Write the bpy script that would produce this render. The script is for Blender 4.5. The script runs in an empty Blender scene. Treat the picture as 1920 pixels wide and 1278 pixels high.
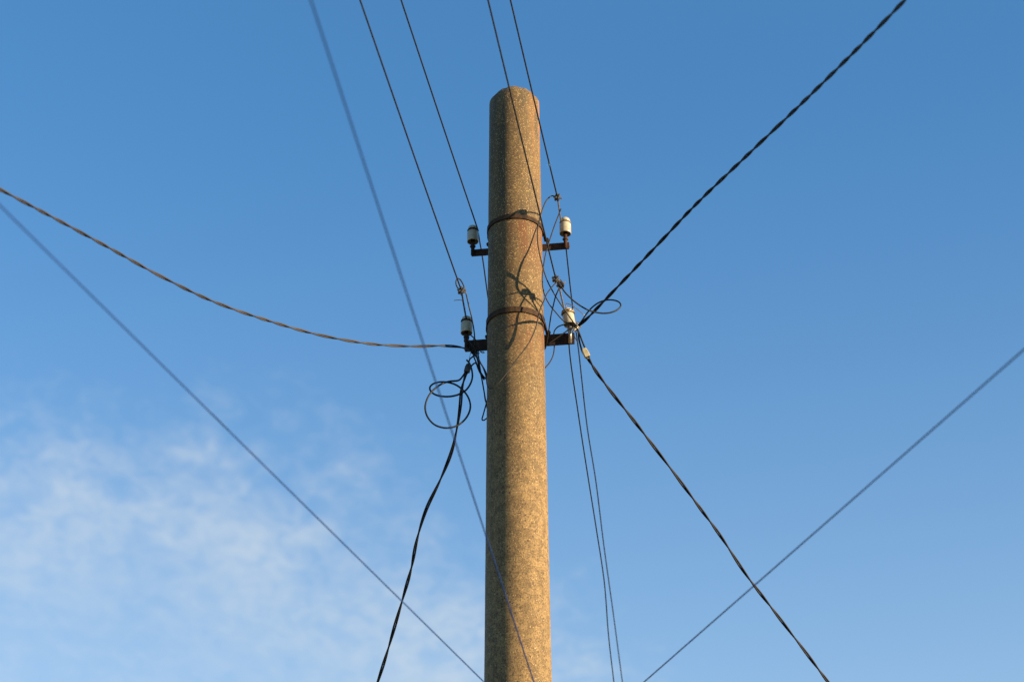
import bpy, math, random
from mathutils import Vector, Matrix
random.seed(7)
scene = bpy.context.scene
COL = scene.collection

# ------------------------------------------------------------------ camera
W, H, F = 1920.0, 1278.0, 4500.0            # photograph size, focal length in its pixels
PITCH = math.radians(31.0)
CAM = Vector((-0.0135, -9.05, 1.60))
cam_d = bpy.data.cameras.new('camera')
cam = bpy.data.objects.new('camera', cam_d); COL.objects.link(cam)
cam.location = CAM
cam.rotation_euler = (math.radians(90) + PITCH, 0, 0)
cam_d.sensor_width = 36.0
cam_d.lens = F / W * 36.0
cam_d.clip_start = 0.1; cam_d.clip_end = 3000
cam_d.dof.use_dof = True
cam_d.dof.focus_distance = 10.75
cam_d.dof.aperture_fstop = 2.8
scene.camera = cam
scene.render.resolution_x = 1024; scene.render.resolution_y = 681

# ------------------------------------------------------------------ light
SUN_EL = math.radians(13.0)
SUN_AZ = math.radians(112.5)                # clockwise from +Y: from the right, a little behind the camera
sun_dir = Vector((math.sin(SUN_AZ) * math.cos(SUN_EL), math.cos(SUN_AZ) * math.cos(SUN_EL), math.sin(SUN_EL)))
sun_l = bpy.data.lights.new('sun', 'SUN')
sun_l.energy = 5.0; sun_l.angle = math.radians(0.5); sun_l.color = (1.0, 0.74, 0.43)
sun = bpy.data.objects.new('sun', sun_l); COL.objects.link(sun)
sun.rotation_euler = sun_dir.to_track_quat('Z', 'Y').to_euler()
sun.location = (6, -4, 14)

world = bpy.data.worlds.new('World'); scene.world = world
world.use_nodes = True
wt = world.node_tree; wt.nodes.clear()
def N(t, kind, **kw):
    n = t.nodes.new(kind)
    for k, v in kw.items():
        if k == 'ins':
            for i, val in v.items(): n.inputs[i].default_value = val
        else: setattr(n, k, v)
    return n
def mth(t, op, a, b=None, c=None, clamp=False):
    n = t.nodes.new('ShaderNodeMath'); n.operation = op; n.use_clamp = clamp
    for i, v in enumerate((a, b, c)):
        if v is None: continue
        if isinstance(v, (int, float)): n.inputs[i].default_value = v
        else: t.links.new(v, n.inputs[i])
    return n.outputs[0]
def smooth(t, v, lo, hi, a=0.0, b=1.0):
    n = t.nodes.new('ShaderNodeMapRange'); n.interpolation_type = 'SMOOTHSTEP'
    t.links.new(v, n.inputs[0])
    for i, x in enumerate((lo, hi, a, b)): n.inputs[i + 1].default_value = x
    return n.outputs[0]
def mixc(t, fac, a, b, blend='MIX'):
    n = t.nodes.new('ShaderNodeMix'); n.data_type = 'RGBA'; n.blend_type = blend
    for i, v in ((0, fac), (6, a), (7, b)):
        if isinstance(v, (int, float)): n.inputs[i].default_value = v
        elif isinstance(v, tuple): n.inputs[i].default_value = (*v, 1)
        else: t.links.new(v, n.inputs[i])
    return n.outputs[2]
def noise(t, vec, scale, detail=4, rough=0.55, dist=0.0):
    n = t.nodes.new('ShaderNodeTexNoise')
    n.inputs['Scale'].default_value = scale; n.inputs['Detail'].default_value = detail
    n.inputs['Roughness'].default_value = rough; n.inputs['Distortion'].default_value = dist
    t.links.new(vec, n.inputs['Vector'])
    return n.outputs['Fac']

sky = N(wt, 'ShaderNodeTexSky', sky_type='NISHITA', sun_disc=False, sun_elevation=SUN_EL, sun_rotation=SUN_AZ,
        air_density=1.0, dust_density=0.3, ozone_density=4.0, altitude=100)
tc = N(wt, 'ShaderNodeTexCoord')
sep = N(wt, 'ShaderNodeSeparateXYZ'); wt.links.new(tc.outputs['Generated'], sep.inputs[0])
zc = mth(wt, 'MAXIMUM', sep.outputs[2], 0.04)
px_ = mth(wt, 'DIVIDE', sep.outputs[0], zc); py_ = mth(wt, 'DIVIDE', sep.outputs[1], zc)
cmb = N(wt, 'ShaderNodeCombineXYZ'); wt.links.new(px_, cmb.inputs[0]); wt.links.new(py_, cmb.inputs[1])
# a thin high cloud field: its edge runs across the sky, wisps inside it
edge = mth(wt, 'ADD', mth(wt, 'MULTIPLY', mth(wt, 'ADD', px_, 0.085), -0.86), mth(wt, 'MULTIPLY', mth(wt, 'SUBTRACT', py_, 1.94), 0.54))
mp = N(wt, 'ShaderNodeMapping'); wt.links.new(cmb.outputs[0], mp.inputs[0])
mp.inputs['Rotation'].default_value = (0, 0, -0.35); mp.inputs['Scale'].default_value = (1.5, 1.0, 1.0)
n1 = noise(wt, mp.outputs[0], 26, 7, 0.62, 0.6)
n2 = noise(wt, mp.outputs[0], 7, 5, 0.6, 0.5)
edge = mth(wt, 'SMOOTH_MIN', edge, mth(wt, 'MULTIPLY', mth(wt, 'SUBTRACT', py_, 1.76), 0.9), 0.10)
edge_n = mth(wt, 'ADD', edge, mth(wt, 'MULTIPLY', mth(wt, 'SUBTRACT', n2, 0.5), 0.24))
edge_n = mth(wt, 'ADD', edge_n, mth(wt, 'MULTIPLY', mth(wt, 'SUBTRACT', n1, 0.5), 0.22))
cover = smooth(wt, edge_n, -0.05, 0.24)
wisp = smooth(wt, mth(wt, 'ADD', mth(wt, 'MULTIPLY', n1, 0.55), mth(wt, 'MULTIPLY', n2, 0.45)), 0.31, 0.69, 0.34, 1.0)
cl = mth(wt, 'MULTIPLY', mth(wt, 'MULTIPLY', cover, wisp), smooth(wt, edge, 0.16, 0.46, 0.50, 0.24))
blue = mixc(wt, 1.0, sky.outputs[0], (0.73, 1.06, 1.10), 'MULTIPLY')
# whitish haze that thickens toward the horizon all round
up_ = mth(wt, 'SUBTRACT', 0.62, sep.outputs[2], clamp=True)
hz = mth(wt, 'MINIMUM', mth(wt, 'MULTIPLY', mth(wt, 'MULTIPLY', up_, up_), 3.9), 0.35)
skyh = mixc(wt, hz, blue, (3.6, 4.0, 3.9))
skyc = mixc(wt, cl, skyh, (3.15, 3.3, 3.3))
bg = N(wt, 'ShaderNodeBackground', ins={1: 0.082}); wt.links.new(skyc, bg.inputs[0])
out = N(wt, 'ShaderNodeOutputWorld'); wt.links.new(bg.outputs[0], out.inputs[0])

scene.view_settings.view_transform = 'Standard'
scene.view_settings.look = 'None'
scene.view_settings.exposure = 1.6
scene.view_settings.gamma = 1.0

# ------------------------------------------------------------------ measuring helpers
FWD = Vector((0, math.cos(PITCH), math.sin(PITCH))); UP = Vector((0, -math.sin(PITCH), math.cos(PITCH)))
def ray(x, y):
    return Vector((1, 0, 0)) * ((x - W / 2) / F) + UP * ((H / 2 - y) / F) + FWD
def at(x, y, Y):                            # the point of that sight line at world depth Y (pole axis is Y = 0)
    r = ray(x, y); return CAM + r * ((Y - CAM.y) / r.y)
def atd(x, y, d):                           # the same by distance from the camera
    return CAM + ray(x, y).normalized() * d
def z_at(y, Y=0.0): return at(960, y, Y).z

# ------------------------------------------------------------------ materials
def new_mat(name):
    m = bpy.data.materials.new(name); m.use_nodes = True
    t = m.node_tree; return m, t, t.nodes['Principled BSDF']
def simple(name, c1, c2, scale=60, rough=0.6, metal=0.0, bump=0.0, spec=0.5):
    m, t, b = new_mat(name)
    co = N(t, 'ShaderNodeTexCoord').outputs['Object']
    f = smooth(t, noise(t, co, scale, 5, 0.65), 0.35, 0.65)
    t.links.new(mixc(t, f, c1, c2), b.inputs['Base Color'])
    b.inputs['Roughness'].default_value = rough; b.inputs['Metallic'].default_value = metal
    b.inputs['Specular IOR Level'].default_value = spec
    if bump:
        bn = N(t, 'ShaderNodeBump', ins={0: bump, 1: 0.002}); t.links.new(noise(t, co, scale * 3, 3), bn.inputs['Height'])
        t.links.new(bn.outputs[0], b.inputs['Normal'])
    return m
M = {}
M['wire'] = simple('bare_weathered_wire', (.009, .008, .0075), (.021, .018, .015), 40, .6, .2, 0, .3)
M['black'] = simple('black_cable_sheath', (.004, .0045, .005), (.008, .008, .009), 30, .6, 0, 0, .25)
M['grey_pvc'] = simple('faded_grey_sheath', (.016, .016, .018), (.032, .031, .033), 6, .65, 0, 0, .3)
M['pink_pvc'] = simple('faded_reddish_sheath', (.018, .014, .016), (.04, .030, .032), 6, .65, 0, 0, .3)
M['dark_pvc'] = simple('dark_sheath', (.007, .0055, .006), (.013, .010, .010), 25, .7, 0, 0, .25)
M['rust'] = simple('rusty_steel', (.050, .020, .011), (.018, .009, .006), 45, .8, 0, .6, .25)
M['dark_rust'] = simple('dark_rusty_steel', (.035, .016, .010), (.011, .007, .006), 45, .8, 0, .6, .25)
M['band'] = simple('rusty_band_steel', (.046, .026, .014), (.014, .008, .006), 28, .85, 0, .5, .2)
M['porcelain'] = simple('glazed_porcelain', (.36, .33, .25), (.27, .235, .165), 35, .22)
M['tie'] = simple('aged_tie_wire', (.30, .22, .13), (.10, .06, .035), 60, .5, .3)
M['bright_tie'] = simple('pale_aluminium_tie_wire', (.34, .30, .24), (.2, .17, .13), 80, .4, .6)
M['copper'] = simple('copper_wire', (.55, .24, .11), (.35, .14, .07), 60, .4, .7)
M['clamp_black'] = simple('black_plastic_connector', (.012, .012, .013), (.035, .032, .03), 70, .4, 0, .5)
M['steel'] = simple('zinc_steel', (.42, .40, .36), (.25, .23, .2), 60, .35, .8)
M['cream'] = simple('cream_plastic', (.34, .30, .19), (.26, .22, .14), 60, .5, 0, .3)
M['grey_clamp'] = simple('dark_grey_plastic', (.03, .028, .024), (.018, .017, .016), 60, .5, 0, .3)
M['blue_pvc'] = simple('blue_grey_sheath', (.006, .026, .12), (.009, .032, .14), 8, .75, 0, 0, .15)
M['ground'] = simple('dry_grass_ground', (.05, .055, .025), (.08, .065, .035), 1.5, .95)

# ------------------------------------------------------------------ mesh helpers
def link(name, me, mat, parent=None, smooth_=True):
    o = bpy.data.objects.new(name, me); COL.objects.link(o)
    if mat: me.materials.append(mat)
    if smooth_:
        for p in me.polygons: p.use_smooth = True
    if parent:
        o.parent = parent
        o.matrix_parent_inverse = parent.matrix_world.inverted()
    return o
def tag(o, label, cat, group=None):
    o['label'] = label; o['category'] = cat
    if group: o['group'] = group
    return o
def empty(name, loc):
    o = bpy.data.objects.new(name, None); COL.objects.link(o); o.location = loc
    o.empty_display_size = .05
    o.matrix_world = Matrix.Translation(loc)
    return o
def spline(pts, step=0.01, closed=False):
    """centripetal-like Catmull-Rom through the points, evenly resampled"""
    P = [Vector(p) for p in pts]
    if len(P) == 2:
        n = max(2, int((P[1] - P[0]).length / step))
        return [P[0].lerp(P[1], i / n) for i in range(n + 1)]
    P = [P[0] * 2 - P[1]] + P + [P[-1] * 2 - P[-2]]
    dense = []
    for i in range(1, len(P) - 2):
        p0, p1, p2, p3 = P[i - 1:i + 3]
        t0 = 0; t1 = t0 + max(1e-5, (p1 - p0).length) ** .5; t2 = t1 + max(1e-5, (p2 - p1).length) ** .5; t3 = t2 + max(1e-5, (p3 - p2).length) ** .5
        n = max(4, int((p2 - p1).length / step * 1.5))
        for k in range(n):
            t = t1 + (t2 - t1) * k / n
            a1 = p0 * ((t1 - t) / (t1 - t0)) + p1 * ((t - t0) / (t1 - t0))
            a2 = p1 * ((t2 - t) / (t2 - t1)) + p2 * ((t - t1) / (t2 - t1))
            a3 = p2 * ((t3 - t) / (t3 - t2)) + p3 * ((t - t2) / (t3 - t2))
            b1 = a1 * ((t2 - t) / (t2 - t0)) + a2 * ((t - t0) / (t2 - t0))
            b2 = a2 * ((t3 - t) / (t3 - t1)) + a3 * ((t - t1) / (t3 - t1))
            dense.append(b1 * ((t2 - t) / (t2 - t1)) + b2 * ((t - t1) / (t2 - t1)))
    dense.append(P[-2])
    out, acc = [dense[0]], 0.0
    for a, b in zip(dense, dense[1:]):
        acc += (b - a).length
        if acc >= step: out.append(b); acc = 0.0
    if (out[-1] - dense[-1]).length > step * .3: out.append(dense[-1])
    else: out[-1] = dense[-1]
    return out
def frames(path):
    T = []
    for i in range(len(path)):
        a = path[max(0, i - 1)]; b = path[min(len(path) - 1, i + 1)]
        T.append((b - a).normalized())
    ref = Vector((0, 0, 1)) if abs(T[0].z) < .9 else Vector((1, 0, 0))
    n = (ref - T[0] * ref.dot(T[0])).normalized(); out = []
    for t in T:
        n = (n - t * n.dot(t)).normalized(); out.append((t, n, t.cross(n)))
    return out
def tube_data(path, r, seg=8):
    fr = frames(path); vs, fs = [], []
    for i, (p, (t, n, b)) in enumerate(zip(path, fr)):
        rr = r(i / max(1, len(path) - 1)) if callable(r) else r
        for k in range(seg):
            a = 2 * math.pi * k / seg
            vs.append(p + n * (math.cos(a) * rr) + b * (math.sin(a) * rr))
    for i in range(len(path) - 1):
        for k in range(seg):
            k2 = (k + 1) % seg
            fs.append((i * seg + k, i * seg + k2, (i + 1) * seg + k2, (i + 1) * seg + k))
    fs.append(tuple(range(seg - 1, -1, -1))); L = (len(path) - 1) * seg
    fs.append(tuple(L + k for k in range(seg)))
    return vs, fs
def join(*parts):
    V, Fc = [], []
    for v, f in parts:
        o = len(V); V += list(v); Fc += [tuple(i + o for i in q) for q in f]
    return V, Fc
def mesh(data, origin=Vector((0, 0, 0))):
    me = bpy.data.meshes.new('mesh')
    me.from_pydata([tuple(Vector(v) - origin) for v in data[0]], [], data[1]); me.update()
    return me
def tube(name, pts, r, mat, parent=None, seg=8, step=0.01, raw=False):
    path = pts if raw else spline(pts, step)
    if parent is None:
        o = link(name, mesh(tube_data(path, r, seg), path[0]), mat); o.location = path[0]; return o
    org = parent.matrix_world.translation
    o = bpy.data.objects.new(name, mesh(tube_data(path, r, seg), org)); COL.objects.link(o)
    o.data.materials.append(mat); o.parent = parent
    for p in o.data.polygons: p.use_smooth = True
    return o
def lathe(profile, seg=32, center=Vector((0, 0, 0)), axis=Vector((0, 0, 1)), cap=True):
    q = Vector((0, 0, 1)).rotation_difference(axis); vs, fs = [], []
    for r, z in profile:
        for k in range(seg):
            a = 2 * math.pi * k / seg
            vs.append(center + q @ Vector((r * math.cos(a), r * math.sin(a), z)))
    for i in range(len(profile) - 1):
        for k in range(seg):
            k2 = (k + 1) % seg
            fs.append((i * seg + k, i * seg + k2, (i + 1) * seg + k2, (i + 1) * seg + k))
    if cap:
        fs.append(tuple(range(seg - 1, -1, -1))); L = (len(profile) - 1) * seg
        fs.append(tuple(L + k for k in range(seg)))
    return vs, fs
def box(c, ax, ay, az, bev=0.0):
    """box from centre and three half-axis vectors"""
    vs = [c + ax * sx + ay * sy + az * sz for sx in (-1, 1) for sy in (-1, 1) for sz in (-1, 1)]
    return vs, [(0, 1, 3, 2), (4, 6, 7, 5), (0, 4, 5, 1), (2, 3, 7, 6), (0, 2, 6, 4), (1, 5, 7, 3)]
def part(name, data, mat, parent, smooth_=True, bevel=0.0):
    org = parent.matrix_world.translation
    o = bpy.data.objects.new(name, mesh(data, org)); COL.objects.link(o)
    o.data.materials.append(mat); o.parent = parent
    for p in o.data.polygons: p.use_smooth = smooth_
    if bevel:
        md = o.modifiers.new('bevel', 'BEVEL'); md.width = bevel; md.segments = 2
    return o
def sub(name, data, mat, parent_obj, root, smooth_=True):
    """a child of a part (the part's own origin is the thing's origin)"""
    o = bpy.data.objects.new(name, mesh(data, root.matrix_world.translation)); COL.objects.link(o)
    o.data.materials.append(mat); o.parent = parent_obj
    for p in o.data.polygons: p.use_smooth = smooth_
    return o

# ------------------------------------------------------------------ ground
gv, gf, n = [], [], 24
for i in range(n + 1):
    for j in range(n + 1):
        u, v = (i / n * 2 - 1), (j / n * 2 - 1)
        x, y = 600 * u * abs(u), 600 * v * abs(v)
        gv.append((x, y, 0 if math.hypot(x, y) < 3 else random.uniform(-.06, .06)))
for i in range(n):
    for j in range(n):
        a = i * (n + 1) + j; gf.append((a, a + n + 1, a + n + 2, a + 1))
g = link('ground', mesh((gv, gf)), M['ground']); g['kind'] = 'structure'

# ------------------------------------------------------------------ the concrete pole
def half_w(y):  # silhouette half widths measured in the photograph
    pts = [(190, 46.5), (410, 50.3), (600, 53.5), (800, 56.5), (1000, 59.5), (1270, 63.3)]
    for (a, wa), (b, wb) in zip(pts, pts[1:]):
        if y <= b: return wa + (wb - wa) * (y - a) / (b - a)
    return pts[-1][1]
def rad(z, tab=[]):
    if not tab:
        for y in (195, 1270):
            p = at(966, y, 0); d = (p - CAM).dot(FWD)
            tab.append((p.z, half_w(y) * d / F))
    (z0, r0), (z1, r1) = tab
    return r0 + (r1 - r0) * (z - z0) / (z1 - z0)
z_sh = z_at(196)                                  # where the chamfer of the head begins
pole = empty('utility_pole', Vector((0, 0, 0)))
tag(pole, 'tapered weathered concrete utility pole with rusty bands and crossarms', 'pole')
prof = [(rad(-.3), -.3)]
k = 60
for i in range(1, k): 
    z = -.3 + (z_sh + .3) * i / k; prof.append((rad(z), z))
rt = rad(z_sh)
prof += [(rt, z_sh), (rt - .004, z_sh + .008), (rt - .021, z_sh + .033), (rt - .028, z_sh + .038), (rt * .4, z_sh + .041)]
mc, t, b = new_mat('weathered_concrete')
co = N(t, 'ShaderNodeTexCoord').outputs['Object']
sp = N(t, 'ShaderNodeSeparateXYZ'); t.links.new(co, sp.inputs[0]); X, Y_, Z = sp.outputs
zt = z_at(160)
def vor(scale, rnd=1.0):
    v = N(t, 'ShaderNodeTexVoronoi', ins={'Scale': scale, 'Randomness': rnd}); t.links.new(co, v.inputs['Vector']); return v
big = noise(t, co, 5, 4, .6)
mid = noise(t, co, 28, 4, .6)
fine = noise(t, co, 190, 3, .75)
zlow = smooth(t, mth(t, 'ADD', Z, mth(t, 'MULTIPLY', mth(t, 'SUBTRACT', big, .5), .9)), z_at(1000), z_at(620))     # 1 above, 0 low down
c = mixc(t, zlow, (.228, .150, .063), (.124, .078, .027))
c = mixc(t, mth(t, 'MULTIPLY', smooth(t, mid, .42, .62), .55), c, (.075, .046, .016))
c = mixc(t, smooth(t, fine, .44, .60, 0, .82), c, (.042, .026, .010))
# dark vertical weathering of the head
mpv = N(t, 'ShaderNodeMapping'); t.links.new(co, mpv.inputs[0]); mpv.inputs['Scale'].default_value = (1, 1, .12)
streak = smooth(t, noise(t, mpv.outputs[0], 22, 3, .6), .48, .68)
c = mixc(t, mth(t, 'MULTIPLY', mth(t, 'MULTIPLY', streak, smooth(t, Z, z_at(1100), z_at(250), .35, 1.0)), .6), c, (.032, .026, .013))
# rust run-off under the bands
zb1, zb2 = z_at(436), z_at(612)
for zb, ln, amt in ((zb1, .36, .9), (zb2, .34, 1.0)):
    down = mth(t, 'MULTIPLY', smooth(t, Z, zb - ln, zb - .01), mth(t, 'LESS_THAN', Z, zb))
    side = smooth(t, X, -.09, .05)
    st = smooth(t, noise(t, mpv.outputs[0], 30, 4, .6), .36, .62)
    c = mixc(t, mth(t, 'MULTIPLY', mth(t, 'MULTIPLY', mth(t, 'MULTIPLY', down, st), side), amt), c, (.095, .033, .008))
# orange lichen on the sunny side of the head
lich = mth(t, 'MULTIPLY', mth(t, 'MULTIPLY', smooth(t, X, .055, .10), smooth(t, Z, z_at(420), z_at(240))), smooth(t, noise(t, mpv.outputs[0], 16, 5, .6), .40, .60))
c = mixc(t, mth(t, 'MULTIPLY', lich, .85), c, (.24, .092, .013))
# pits
v1 = vor(95); cellr = N(t, 'ShaderNodeSeparateColor'); t.links.new(v1.outputs['Color'], cellr.inputs[0])
patch = smooth(t, mth(t, 'SUBTRACT', noise(t, co, 9, 3, .6), mth(t, 'MULTIPLY', zlow, .06)), .34, .52)
pit = mth(t, 'MULTIPLY', mth(t, 'LESS_THAN', v1.outputs['Distance'], mth(t, 'MULTIPLY', cellr.outputs[0], .46)), mth(t, 'GREATER_THAN', cellr.outputs[1], .45))
pit = mth(t, 'MULTIPLY', pit, patch)
c = mixc(t, mth(t, 'MULTIPLY', pit, .9), c, (.045, .025, .012))
# pale exposed aggregate, more of it where the head is worn
v2 = vor(230); c2 = N(t, 'ShaderNodeSeparateColor'); t.links.new(v2.outputs['Color'], c2.inputs[0])
v3 = vor(150); c3 = N(t, 'ShaderNodeSeparateColor'); t.links.new(v3.outputs['Color'], c3.inputs[0])
many = mth(t, 'SUBTRACT', .95, mth(t, 'MULTIPLY', zlow, .15))
ag = mth(t, 'MULTIPLY', mth(t, 'LESS_THAN', v2.outputs['Distance'], .36), mth(t, 'GREATER_THAN', c2.outputs[0], many))
ag2 = mth(t, 'MULTIPLY', mth(t, 'LESS_THAN', v3.outputs['Distance'], .25), mth(t, 'GREATER_THAN', c3.outputs[0], .93))
ag = mth(t, 'MAXIMUM', ag, ag2)
c = mixc(t, mth(t, 'MULTIPLY', ag, .85), c, (.46, .32, .145))
t.links.new(c, b.inputs['Base Color'])
t.links.new(mth(t, 'SUBTRACT', .85, mth(t, 'MULTIPLY', ag, .5)), b.inputs['Roughness'])
hgt = mth(t, 'ADD', mth(t, 'MULTIPLY', fine, .5), mth(t, 'SUBTRACT', mth(t, 'MULTIPLY', ag, .8), mth(t, 'MULTIPLY', pit, 1.2)))
bn = N(t, 'ShaderNodeBump', ins={0: .55, 1: .003}); t.links.new(hgt, bn.inputs['Height']); t.links.new(bn.outputs[0], b.inputs['Normal'])
Z_REF = z_at(400)
def lean(data, jit=0.0, rnd=random.Random(11)):
    vs = []
    for v in data[0]:
        k_ = 1 + rnd.uniform(-jit, jit); top_ = 3.5 if v[2] > z_sh + .004 else 1
        k_ = 1 + (k_ - 1) * top_
        if top_ > 1:                                 # the head is chipped unevenly
            a_ = math.atan2(v[1], v[0]); k_ += -.045 * max(0, -math.cos(a_)) + .016 * math.sin(3 * a_ + 1) + .012 * math.sin(8 * a_ + 2)
        vs.append(Vector((v[0] * k_ - (v[2] - Z_REF) * .0048, v[1] * k_, v[2] + (rnd.uniform(-.003, .003) if top_ > 1 else 0))))
    return vs, data[1]
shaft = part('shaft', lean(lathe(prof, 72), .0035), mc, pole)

# bands round the shaft, with the bolted ears at the back that hold the arms
YAW = math.radians(8.0)                            # the arms are turned a little: their right ends are nearer
AX = Vector((math.cos(YAW), -math.sin(YAW), 0)); AY = Vector((math.sin(YAW), math.cos(YAW), 0)); AZ = Vector((0, 0, 1))
def arm(z, x0, x1, h, dep, mat, name):
    """an angle iron behind the shaft: vertical face to the camera, flange on top"""
    off = rad(z) + .006
    c0 = AY * (off + .004) + AZ * z
    a0, a1 = x0, x1
    mid_, hl = (a0 + a1) / 2, (a1 - a0) / 2
    face = box(c0 + AX * mid_, AX * hl, AY * .003, AZ * (h / 2))
    fl = box(c0 + AX * mid_ + AY * (.003 + dep / 2) + AZ * (h / 2 - .003), AX * (hl - .001), AY * (dep / 2), AZ * .003)
    o = part(name, join(face, fl), mat, pole, False, .0012)
    return o, c0
def band(z, h):
    r = rad(z) + .002
    o = part('band', lean(lathe([(r, z - h / 2), (r + .004, z - h / 2), (r + .004, z + h / 2), (r, z + h / 2), (r, z - h / 2)], 72, cap=False), .004), M['band'], pole, False)
    for p in o.data.polygons: p.use_smooth = False
    for s in (-1, 1):                                # bolts clamping the band to the arm
        cb = AX * (s * (r + .012)) + AY * .05 + AZ * z
        ear = box(AX * (s * (r + .003)) + AY * .055 + AZ * z, AX * .004, AY * .035, AZ * (h * .40))
        sub('ear', ear, M['dark_rust'], o, pole, False)
        sub('bolt', lathe([(.007, -.012), (.009, -.012), (.009, -.002), (.005, -.002), (.005, .012)], 8, cb + AY * .045, AY), M['dark_rust'], o, pole, False)
    return o
ARM_UP_Y = rad(zb1) + .01; ARM_LO_Y = rad(zb2) + .01
zu = at(966, 468, ARM_UP_Y).z; zl = at(968, 642, ARM_LO_Y).z
band(z_at(434), .022); band(z_at(608), .026)
def ax_x(px, py, Yg):                               # arm coordinate of a pixel
    return (at(px, py, Yg).x - (Yg - .000) * math.sin(YAW)) / math.cos(YAW)
up_arm, cu = arm(zu, ax_x(884, 475, ARM_UP_Y), ax_x(1067, 460, ARM_UP_Y), .036, .03, M['rust'], 'crossarm')
lo_arm, cl_ = arm(zl, ax_x(872, 648, ARM_LO_Y), ax_x(1077, 637, ARM_LO_Y), .058, .04, M['dark_rust'], 'crossarm')
lo_arm['label'] = 'deeper dark lower crossarm'

# ------------------------------------------------------------------ insulators on their pins
def insulator(px, armz, armh, armc, lift, label, mat_pin, tie_mat, wraps, s=1.0):
    a = ax_x(px, 0 + 1, 0) if False else None
    p = at(px, 460 if armz == zu else 640, armc.y)
    base = armc + AX * ((p.x - armc.x) / math.cos(YAW)) - AY * .012
    base = Vector((base.x, base.y, armz))
    foot = base - AZ * (armh / 2 - .001)
    top = armh / 2 + lift
    # the pin belongs to the pole's arm
    arm_o = up_arm if armz == zu else lo_arm
    pin = join(lathe([(.0085, -.001), (.0085, armh + lift + .03)], 14, foot),
               lathe([(.0125, armh + .004), (.0135, armh + .006), (.0135, armh + .012), (.0125, armh + .014)], 6, foot))
    sub('pin', pin, mat_pin, arm_o, pole)
    b0 = base + AZ * top
    th = empty('insulator', b0); tag(th, label, 'insulator', 'porcelain insulators on the pole')
    R = .0268 * s
    pr = [(R * .62, .030), (R * .86, .004), (R * .93, 0), (R, .003), (R, .012), (R * .985, .050), (R * .93, .0555), (R * .80, .058), (R * .76, .062),
          (R * .80, .0655), (R * .86, .068), (R * .86, .073), (R * .76, .081), (R * .5, .0865), (R * .2, .088)]
    part('body', lathe([(r, z * s) for r, z in pr], 36, b0), M['porcelain'], th)
    ring = []
    for i in range(wraps * 16 + 1):
        a = i / 16 * 2 * math.pi
        rr = R * .82 + .0022 + .0012 * math.sin(a * 2.3)
        ring.append(b0 + Vector((rr * math.cos(a), rr * math.sin(a), (.0605 + .003 * (i / (wraps * 16)) + .0015 * math.sin(a * .9)) * s)))
    tube('tie_wire', ring, .0018, tie_mat, th, 6, raw=True)
    return th, b0
i_ul, b_ul = insulator(887, zu, .036, cu, .034, 'white insulator on the short upper crossarm, shaded by the pole', M['dark_rust'], M['dark_rust'], 3)
i_ur, b_ur = insulator(1060.5, zu, .036, cu, .038, 'sunlit clean white insulator on the rusty upper crossarm', M['rust'], M['tie'], 2)
i_ll, b_ll = insulator(875, zl, .058, cl_, .030, 'grey-looking insulator over the tangle of cables, at the lower crossarm', M['dark_rust'], M['dark_rust'], 4)
i_lr, b_lr = insulator(1069, zl, .058, cl_, .034, 'sunlit insulator wrapped in messy pale tie wires on the lower crossarm', M['steel'], M['tie'], 4)
i_lr.rotation_euler = (0, -.13, 0)
# the messy winding round the lower right one
rnd = random.Random(3)
for q in range(4):
    pts = []
    ph, tilt = rnd.uniform(0, 6.28), rnd.uniform(-.35, .35)
    for i in range(22):
        a = ph + i / 21 * rnd.uniform(5.2, 6.6)
        rr = .0275 + rnd.uniform(0, .004)
        pts.append(b_lr + Vector((rr * math.cos(a), rr * math.sin(a), .060 + tilt * .03 * math.sin(a) + rnd.uniform(-.002, .002) + q * .004)))
    tube('tie_wire', pts, .0019, M['bright_tie'] if q % 2 else M['tie'], i_lr, 6, .006)

# ------------------------------------------------------------------ line wires
def neck(b0): return b0 + AZ * .062
def px_of(p):
    v = p - CAM; d = v.dot(FWD); return (W / 2 + v.x / d * F, H / 2 - v.dot(UP) / d * F)
def line(label, start, pxs, zdrop, far=26.0, r=.0034, group='wires strung toward the next pole'):
    """a span: leaves 'start', passes the last sight line a little lower, and runs on past the frame"""
    rr = ray(*pxs[-1]); end = CAM + rr * ((start.z + zdrop[-1] - CAM.z) / rr.z)
    pts = [start, start.lerp(end, .33) - AZ * .004, start.lerp(end, .66) - AZ * .004, end]
    d = (pts[-1] - pts[-2]).normalized(); d.z = 0; d.normalize()
    last = pts[-1]
    slope = (pts[-1].z - pts[-2].z) / max(.01, (pts[-1] - pts[-2]).length)
    for s in (1.5, 4, 8, 14, 20, far):
        pts.append(last + d * s + AZ * (slope * s + .0009 * s * s * 1.2))
    o = tube('overhead_wire', pts, r, M['wire'], None, 8, .06)
    return tag(o, label, 'wire', group), pts
def tie_twist(name, a, b_, parent, mat, r=.0022, turns=7):
    """two strands twisted round each other between clamp and insulator"""
    for ph in (0, math.pi):
        path = spline([a, (a + b_) / 2 - AZ * .004, b_], .004); fr = frames(path); L = len(path)
        tube(name, [p + n * (.0026 * math.cos(ph + i / L * turns * 6.28)) + bb * (.0026 * math.sin(ph + i / L * turns * 6.28)) for i, (p, (t_, n, bb)) in enumerate(zip(path, fr))], r, mat, parent, 6, raw=True)
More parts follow.
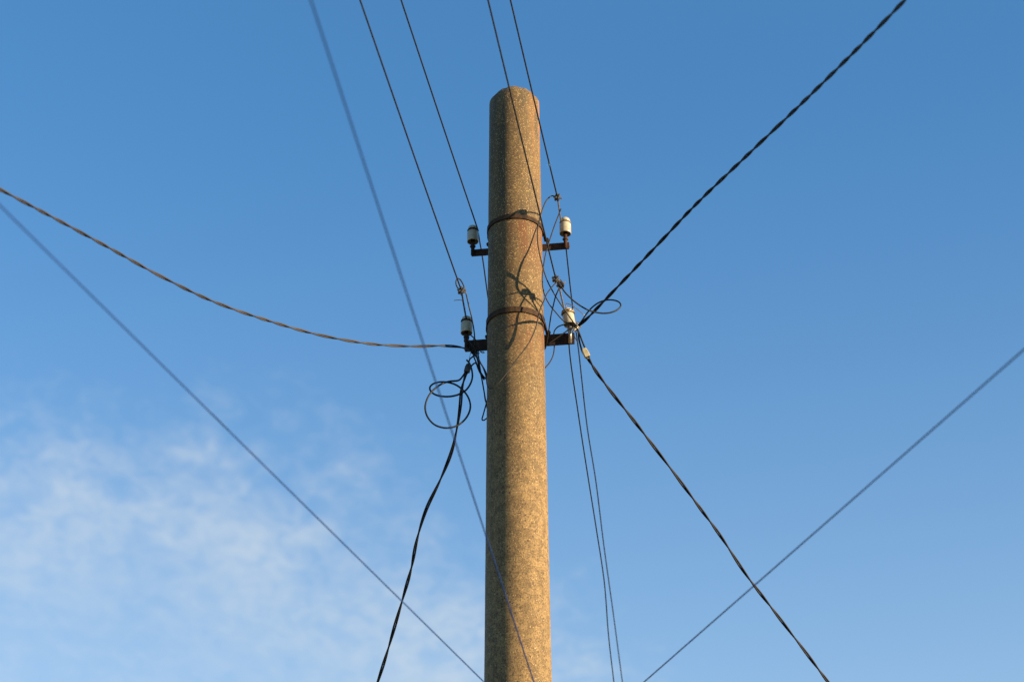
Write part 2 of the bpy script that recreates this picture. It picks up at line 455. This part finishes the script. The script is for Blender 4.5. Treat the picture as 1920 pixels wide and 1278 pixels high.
def connector(label, p, axis, size=1.0, mat=None, group='bolted wire connectors'):
    """a split-bolt / piercing connector: ribbed body, screw with hexagon head, two jaws"""
    th = empty('wire_connector', p); tag(th, label, 'connector', group)
    ax = axis.normalized(); side = ax.cross(Vector((0, 1, 0))).normalized(); dep = ax.cross(side).normalized()
    s = .011 * size
    body = join(box(p, ax * s * 1.0, side * s * .95, dep * s * .9), box(p + side * s * .5, ax * s * 1.25, side * s * .35, dep * s * 1.05),
                box(p - side * s * .5, ax * s * 1.25, side * s * .35, dep * s * 1.05))
    part('body', body, mat or M['clamp_black'], th, False, .002)
    part('bolt', join(lathe([(.0035, -s * 1.9), (.0035, s * 1.6)], 8, p, side), lathe([(.0062, s * 1.0), (.0062, s * 1.55)], 6, p, side)), M['tie'], th, False)
    return th
Zc = []
# wire clamps stand on the camera side of the pole, where the spans arrive
c4 = at(1045, 370, -.18); c3 = at(1042, 523, -.17); c3b = at(1051, 533, -.15); c1 = at(865, 545, -.16)
w1, _ = line('thin dark wire ending at the clamp above the insulator over the cable tangle', c1 + AZ * .002, [(858, 524), (800, 356), (738, 178), (675, 0)], [-.004, -.03, -.055, -.075])
w4, _ = line('thin dark wire ending at the clamp above the clean sunlit insulator', c4 + AZ * .002, [(1040, 345), (1014, 240), (986, 120), (957, 0)], [-.004, -.03, -.055, -.075])
w3, _ = line('thin dark wire crossing the pole head and ending at the doubled clamp', c3 + AZ * .002, [(1035, 485), (1003, 340), (957, 155), (915, 0)], [-.008, -.04, -.07, -.09])
w2s = neck(b_ul) + Vector((.024, 0, .002))
w2, w2p = line('thin dark wire tied straight onto the shaded upper insulator and running on behind the pole', w2s, [(884, 405), (845, 280), (800, 142), (752, 0)], [-.006, -.03, -.06, -.08])
tie_twist('tie_wire', c4, neck(b_ur) + Vector((-.02, -.005, .004)), i_ur, M['bright_tie'])
tie_twist('tie_wire', c3b, neck(b_lr) + Vector((-.015, -.015, .012)), i_lr, M['bright_tie'], .0024)
tie_twist('tie_wire', c1, neck(b_ll) + Vector((-.003, -.022, .008)), i_ll, M['dark_rust'])
cp = c1.lerp(neck(b_ll), .48)
tube('copper_end', [cp + Vector((.006, 0, -.012)), cp + Vector((0, -.004, .0)), at(866, 563, cp.y), at(851, 563, cp.y - .01)], .0016, M['copper'], i_ll, 6, .004)
connector('black connector where the wire over the clean sunlit insulator ends', c4, Vector((.3, 0, 1)), 1.05)
connector('upper black connector of the pair above the messy insulator', c3, Vector((.6, 0, 1)), 1.05)
connector('lower black connector of the pair above the messy insulator', c3b, Vector((-.6, 0, 1)), 1.15)
connector('round black connector above the insulator over the cable tangle', c1, Vector((.5, 0, 1)), 1.1)

# spans that leave on the far side of the pole
def far_span(label, start, pxs, drop, r=.0032):
    pts = [start]
    for (x, y), dz in zip(pxs, drop):
        rr = ray(x, y); tt = (start.z + dz - CAM.z) / rr.z; pts.append(CAM + rr * tt)
    d = pts[-1] - pts[-2]
    for s in (3, 8, 16, 26): pts.append(pts[-1] + d.normalized() * (s * .55) + AZ * .004 * s)
    o = tube('overhead_wire', pts, r, M['wire'], None, 8, .04)
    return tag(o, label, 'wire', 'wires leaving behind the pole')
far_span('thin wire leaving behind the pole from the clean sunlit insulator', neck(b_ur) + Vector((-.006, .024, -.004)),
         [(1073, 570), (1084, 650), (1101, 800), (1117, 900), (1132, 1020), (1150, 1150), (1167, 1278)], [-.04, -.07, -.15, -.21, -.28, -.34, -.39])
far_span('thin wire with a kink leaving behind the pole from the messy insulator', neck(b_lr) + Vector((-.004, .026, -.006)),
         [(1067, 648), (1085, 780), (1102, 890), (1118, 990), (1133, 1090), (1141, 1190), (1151, 1278)], [-.03, -.08, -.13, -.18, -.24, -.29, -.33])
far_span('thin wire leaving behind the pole from the shaded upper insulator', neck(b_ul) + Vector((.024, .012, -.002)),
         [(905, 485), (916, 565), (945, 760), (985, 1000), (1025, 1278)], [-.03, -.06, -.14, -.24, -.34])

# ------------------------------------------------------------------ jumpers (loose thin wires between the spans)
def zoomed(pts, x0, y0, k): return [(x0 + x / k, y0 + y / k) for x, y in pts]
def jumper(label, pts, depth, r=.0029, mat='wire', ends=(None, None), name='jumper_wire', step=.008):
    n_ = len(pts)
    if callable(depth): P = [at(x, y, depth(i / (n_ - 1))) for i, (x, y) in enumerate(pts)]
    else:
        P = []
        for i, (x, y) in enumerate(pts):
            u = i / (n_ - 1) * (len(depth) - 1); k0 = min(int(u), len(depth) - 2)
            P.append(at(x, y, depth[k0] + (depth[k0 + 1] - depth[k0]) * (u - k0)))
    if ends[0] is not None: P.insert(0, ends[0])
    if ends[1] is not None: P.append(ends[1])
    o = tube(name, P, r, M[mat], None, 8, step)
    return tag(o, label, 'wire', 'jumper wires round the pole') if name == 'jumper_wire' else o
C1 = lambda p: zoomed(p, 780, 340, 4.8)
C2 = lambda p: zoomed(p, 780, 500, 4.8)
C6 = lambda p: zoomed(p, 780, 640, 6.39)
hub_r = at(1081, 613, .06)                         # where everything is bound together at the lower right arm end
hub_l = at(889, 658, .04)                          # and at the lower left arm end
jumper('jumper wire arching from the connector over the clean insulator down past the messy one', C1([(1225, 130), (1180, 165), (1150, 222), (1120, 310), (1100, 400), (1093, 500), (1102, 600), (1124, 700), (1150, 800), (1185, 900), (1240, 1005), (1300, 1100), (1380, 1215)]),
       [-.18, -.20, -.20, -.19, -.17, -.12, -.02], ends=(c4, hub_r))
jumper('jumper wire leaving the twisted tie of the clean insulator and dipping beside the pole', C1([(1285, 300), (1250, 390), (1203, 530), (1170, 640), (1150, 750), (1138, 850), (1141, 950), (1160, 1025), (1200, 1105), (1260, 1180), (1330, 1255)]),
       [-.10, -.14, -.17, -.17, -.15, -.10, -.01], ends=(c4.lerp(neck(b_ur), .45), hub_r))
jumper('long jumper wire swinging across the front of the pole to the cable tangle', C2([(1285, 110), (1230, 175), (1180, 240), (1150, 310), (1122, 370), (1105, 430), (1090, 500), (1070, 570), (1040, 640), (1000, 710), (940, 790), (880, 870), (820, 950), (760, 1025), (720, 1070), (680, 1095), (655, 1092), (640, 1060), (632, 1000), (612, 930), (580, 860)]),
       [-.17, -.17, -.165, -.165, -.165, -.17, -.16, -.13, -.08], r=.0027, ends=(c3, hub_l))
jumper('jumper wire dropping from the doubled clamp to the crossarm beside the pole', C2([(1283, 205), (1258, 260), (1240, 330), (1215, 440), (1197, 560), (1182, 650), (1168, 722)]),
       [-.15, -.12, -.08, -.02, .03], ends=(c3b, at(1014, 662, .12)))
jumper('jumper wire from the bound cable end running behind the pole', C2([(1420, 540), (1340, 590), (1260, 645), (1180, 700)]), [.05, .06, .07, .08], ends=(hub_r, at(1010, 660, .14)))
jumper('short jumper wire hooping over the crossarm and hanging below it', C2([(1345, 520), (1290, 533), (1255, 562), (1240, 605), (1240, 660), (1245, 720), (1236, 790), (1210, 850), (1170, 900)]),
       [.06, .08, .175, .18, .17, .14], ends=(hub_r, at(1005, 705, .15)))
jumper('jumper wire making a wide open loop beside the thick twisted cable', C2([(1330, 215), (1390, 280), (1450, 330), (1530, 380), (1600, 405), (1680, 418), (1750, 412), (1810, 388), (1843, 352), (1830, 320), (1780, 300), (1710, 300), (1640, 325), (1580, 370), (1530, 430), (1490, 490)]),
       [-.15, -.12, -.09, -.08, -.06, -.03, .0, .03], r=.0036, mat='black', ends=(c3b, hub_r))
jumper('jumper wire looping from the round connector down past its insulator', C2([(375, 190), (360, 150), (366, 115), (386, 105), (420, 150), (450, 240), (475, 350), (500, 450), (515, 530), (525, 600), (532, 700), (545, 800), (563, 880), (590, 1000), (612, 1120), (630, 1220)]),
       [-.16, -.16, -.15, -.11, -.04, .02, .07, .13], r=.0031, ends=(c1, at(925, 775, .16)))
jumper('jumper wire bent to a sharp hook at the shaded edge of the pole', C6([(735, 130), (765, 300), (800, 500), (840, 730), (870, 880)]) , [.05, .08, .11, .14], r=.0026, ends=(hub_l, at(926, 800, .16)))
jumper('slack wire doubled back to a point beside the shaded pole edge', C6([(880, 640), (858, 690), (832, 780), (800, 895), (791, 930), (800, 948), (830, 932), (858, 910), (890, 885)]), [.13, .12, .10, .10, .13], r=.0031, mat='black')
jumper('black wire sagging from the cable tangle to the pole edge', C6([(700, 150), (745, 220), (800, 300), (840, 380), (858, 450), (862, 540)]), [.03, .05, .08, .10], r=.0034, mat='black', ends=(hub_l, at(922, 730, .14)))
jumper('second black wire sagging from the cable tangle to the pole edge', C6([(690, 170), (725, 260), (770, 360), (810, 420), (850, 455)]), [.02, .02, .05, .09], r=.0034, mat='black', ends=(hub_l, at(922, 718, .13)))
jumper('thin wire curling to a small eye under the lower crossarm', C6([(640, 800 - 894), (700, -40), (745, 20), (765, 90), (785, 135), (812, 140), (820, 128), (800, 120), (770, 125)]), [.02, .03, .04], r=.0018, ends=(None, None))
jumper('thin wire wound round the pin at the cable tangle', C2([(440, 640), (432, 665), (450, 690), (490, 680), (520, 650), (500, 625), (478, 610), (470, 640), (500, 700), (535, 760), (550, 800)]), [.09, .06, .05, .09, .06, .04], r=.0018)

# ------------------------------------------------------------------ twisted cables
def twisted(name, label, pts, mats, rs, half=.095, parent=None, group=None, cat='cable', step=.012, lead=0.0):
    path = spline(pts, step); fr = frames(path)
    th = empty(name, path[0]); tag(th, label, cat, group)
    s, S = 0.0, [0.0]
    for a, b_ in zip(path, path[1:]): s += (b_ - a).length; S.append(s)
    n_ = len(mats)
    for j in range(n_):
        ph = 2 * math.pi * j / n_
        P = []
        for p, (t_, n, bb), ss in zip(path, fr, S):
            a = ph + ss / half * math.pi + .7 * math.sin(ss * 2.1 + half * 40) + .45 * math.sin(ss * 5.3) + .3 * math.sin(ss * 11.7)
            P.append(p + n * (rs * 1.02 * math.cos(a)) + bb * (rs * 1.02 * math.sin(a)))
        tube('conductor', P, rs, M[mats[j]], th, 8, raw=True)
    return th
def by_d(pxs, ds): return [atd(x, y, d) for (x, y), d in zip(pxs, ds)]
d_pole = (hub_l - CAM).length
Lp = [(880, 656), (865, 651), (830, 648), (780, 649), (700, 645), (600, 628), (500, 600), (400, 565), (300, 517), (200, 462), (100, 408), (0, 355), (-160, 268), (-420, 130)]
Ld = [d_pole, d_pole, d_pole - .04, d_pole - .10, d_pole - .22, d_pole - .42, d_pole - .65, d_pole - .92, d_pole - 1.22, d_pole - 1.52, d_pole - 1.82, d_pole - 2.1, d_pole - 2.5, d_pole - 3.1]
twisted('twisted_cable', 'sagging twisted cable of grey and reddish strands ending at the cable tangle', [hub_l] + by_d(Lp, Ld), ('grey_pvc', 'pink_pvc'), .0033, .135)
d_r = (hub_r - CAM).length
Rp = [(1095, 602), (1125, 572), (1170, 525), (1230, 462), (1300, 388), (1400, 292), (1500, 197), (1600, 99), (1697, 0), (1900, -215), (2150, -480)]
Rd = [d_r - .02, d_r - .12, d_r - .28, d_r - .52, d_r - .82, d_r - 1.25, d_r - 1.68, d_r - 2.12, d_r - 2.55, d_r - 3.4, d_r - 4.3]
twisted('twisted_cable', 'thick dark twisted cable climbing tightly from the bound end at the messy insulator', [hub_r] + by_d(Rp, Rd), ('dark_pvc', 'black'), .0037, .125)

# wedge clamps and the service drops
def wedge(label, p, axis, mat, L=.042, w=.026):
    th = empty('wedge_clamp', p); tag(th, label, 'clamp')
    ax = axis.normalized(); side = ax.cross(Vector((0, 1, 0))).normalized(); dep = ax.cross(side).normalized()
    a, c_ = p - ax * L / 2, p + ax * L / 2
    v = []
    for q, ww in ((a, w * .36), (p - ax * L * .1, w * .5), (c_, w * .5)):
        for sx, sy in ((-1, -1), (1, -1), (1, 1), (-1, 1)): v.append(q + side * ww * sx + dep * ww * .7 * sy)
    f = [(0, 3, 2, 1)] + [(i + k_, i + (k_ + 1) % 4, i + 4 + (k_ + 1) % 4, i + 4 + k_) for i in (0, 4) for k_ in range(4)] + [(8, 9, 10, 11)]
    part('body', (v, f), mat, th, False, .003)
    part('wedge', box(p + ax * L * .18 - dep * w * .36, ax * L * .42, side * w * .22, dep * w * .08), mat, th, False, .002)
    return th
wl = at(877, 690, .03); wr = at(1098, 661, .05)
wedge('small dark wedge clamp holding the looped black drop cable', wl, at(874, 702, .03) - at(880, 680, .03), M['grey_clamp'])
wedge('cream plastic wedge clamp on the straight black drop cable', wr, at(1103, 671, .05) - at(1094, 652, .05), M['cream'], .046, .026)
bail = at(884, 655, .05)
tube('bail', [wl, at(880, 672, .035), bail], .0013, M['steel'], bpy.data.objects['wedge_clamp'], 6, .006)
dl = (wl - CAM).length
Dp = [(873, 702), (866, 728), (863, 760), (858, 795), (847, 845), (825, 900), (799, 955), (782, 1010), (771, 1065), (757, 1115), (741, 1170), (724, 1228), (708, 1278), (676, 1370), (640, 1470)]
Dd = [dl + .9 * (i / 12) ** 1.2 for i in range(len(Dp))]
twisted('drop_cable', 'wavy black twin drop cable hanging from the dark wedge clamp beneath coiled loops', [wl] + by_d(Dp, Dd), ('black', 'black'), .0042, .26)
Ep = [(1103, 672), (1115, 692), (1135, 720), (1160, 752), (1200, 803), (1250, 868), (1300, 935), (1350, 1003), (1400, 1078), (1450, 1143), (1500, 1208), (1553, 1278), (1630, 1378), (1700, 1470)]
de = (wr - CAM).length
Ed = [de + 1.0 * (i / 11) ** 1.1 for i in range(len(Ep))]
twisted('drop_cable', 'straight black twin drop cable running down from the cream wedge clamp', [wr] + by_d(Ep, Ed), ('black', 'dark_pvc'), .0040, .17)
loops = C6([(560, 415), (510, 465), (400, 477), (300, 512), (180, 610), (125, 710), (110, 800), (140, 905), (230, 1000), (370, 1035), (500, 1003), (600, 915), (650, 800), (635, 690), (570, 590), (480, 520), (380, 488), (280, 485), (200, 510), (165, 550), (180, 600), (240, 640), (330, 658), (430, 655), (520, 630), (600, 580), (650, 510), (675, 430), (668, 340), (640, 262), (608, 222)])
o = jumper('', loops, [.03, .0, -.03, -.05, -.05, -.03, .0, .02, .03, .02, .0, -.02, -.01, .02], r=.0042, mat='black', name='cable_loop', ends=(wl, None))
tag(o, 'black cable end coiled in two open loops beneath the dark wedge clamp', 'cable')
jumper('black tail rising from the dark wedge clamp into the tangle', C6([(625, 330), (632, 250), (650, 205), (690, 172)]), [.03, .03, .04], r=.0034, mat='black', ends=(wl, hub_l))
jumper('black tail arching from the dark wedge clamp to the sagging wires', C6([(640, 320), (670, 285), (700, 260), (722, 258), (735, 300), (760, 360)]), [.03, .04, .05], r=.0036, mat='black', ends=(wl, at(908, 712, .07)))
jumper('black tail going up from the cream wedge clamp to the bound end', C2([(1560, 810), (1530, 750), (1500, 680), (1472, 605)]), [.05, .05, .05], r=.0040, mat='black', ends=(None, hub_r))
jumper('second black tail hugging the cream wedge clamp', C2([(1540, 825), (1500, 770), (1478, 700), (1465, 640), (1462, 590)]), [.05, .06, .05], r=.0040, mat='black', ends=(None, hub_r))
jumper('pale bare wire end pointing away from the messy insulator', C2([(1345, 330), (1400, 345), (1450, 380), (1515, 435)]), [.05, .04, .03], r=.0019, mat='bright_tie', ends=(neck(b_lr), None))
jumper('pale bare tie wire hanging at the end of the lower crossarm', C2([(1405, 590), (1430, 635), (1460, 690)]), [.07, .06, .06], r=.0018, mat='bright_tie', ends=(hub_r, None))
# the pale binding at the two cable ends
for hub, nm, lab, mt, ax in ((hub_r, 'binding', 'pale wire binding round the bound end of the thick twisted cable', 'bright_tie', Vector((.7, -.2, .7))), (hub_l, 'binding', 'dark wire binding round the cable tangle at the lower crossarm', 'dark_pvc', Vector((.5, 0, -.8)))):
    th = empty('wire_binding', hub); tag(th, lab, 'binding')
    ax = ax.normalized(); s1 = ax.cross(Vector((0, 1, 0))).normalized(); s2 = ax.cross(s1)
    for q in range(3):
        P = []
        for i in range(40):
            a = i / 39 * 6.28 * 3 + q; rr = .0125 + .003 * math.sin(a * .7 + q)
            P.append(hub + ax * ((i / 39 - .5) * .03 + (q - 1) * .008) + s1 * rr * math.cos(a) + s2 * rr * math.sin(a))
        tube('strand', P, .0019, M[mt], th, 6, raw=True)

# ------------------------------------------------------------------ other lines crossing the place, out of focus
def crossing(label, a, b_, r, sag=0.0, ext0=2.5, ext1=14.0):
    d = (b_ - a); L = d.length; u = d.normalized()
    pts = []
    for i in range(41):
        s = -ext0 + (L + ext0 + ext1) * i / 40; k_ = s / L
        pts.append(a + u * s + AZ * (-sag * 4 * k_ * (1 - k_)))
    o = tube('overhead_cable', pts, r, M['blue_pvc'], None, 8, .15)
    return tag(o, label, 'cable', 'blurred cables crossing the sky')
crossing('blurred cable slanting down across the thin clouds toward the pole', atd(0, 385, 6.1), atd(905, 1275, 8.9), .0023, .0, 2.5, 8)
crossing('blurred cable coming steeply from overhead and crossing in front of the pole', atd(583, 0, 5.8), atd(1001, 1278, 8.7), .0025, .0, 2.0, 8)
crossing('blurred cable in the clear sky beyond the straight drop cable', atd(1920, 655, 6.6), atd(1207, 1278, 8.9), .0023, .0, 2.5, 8)
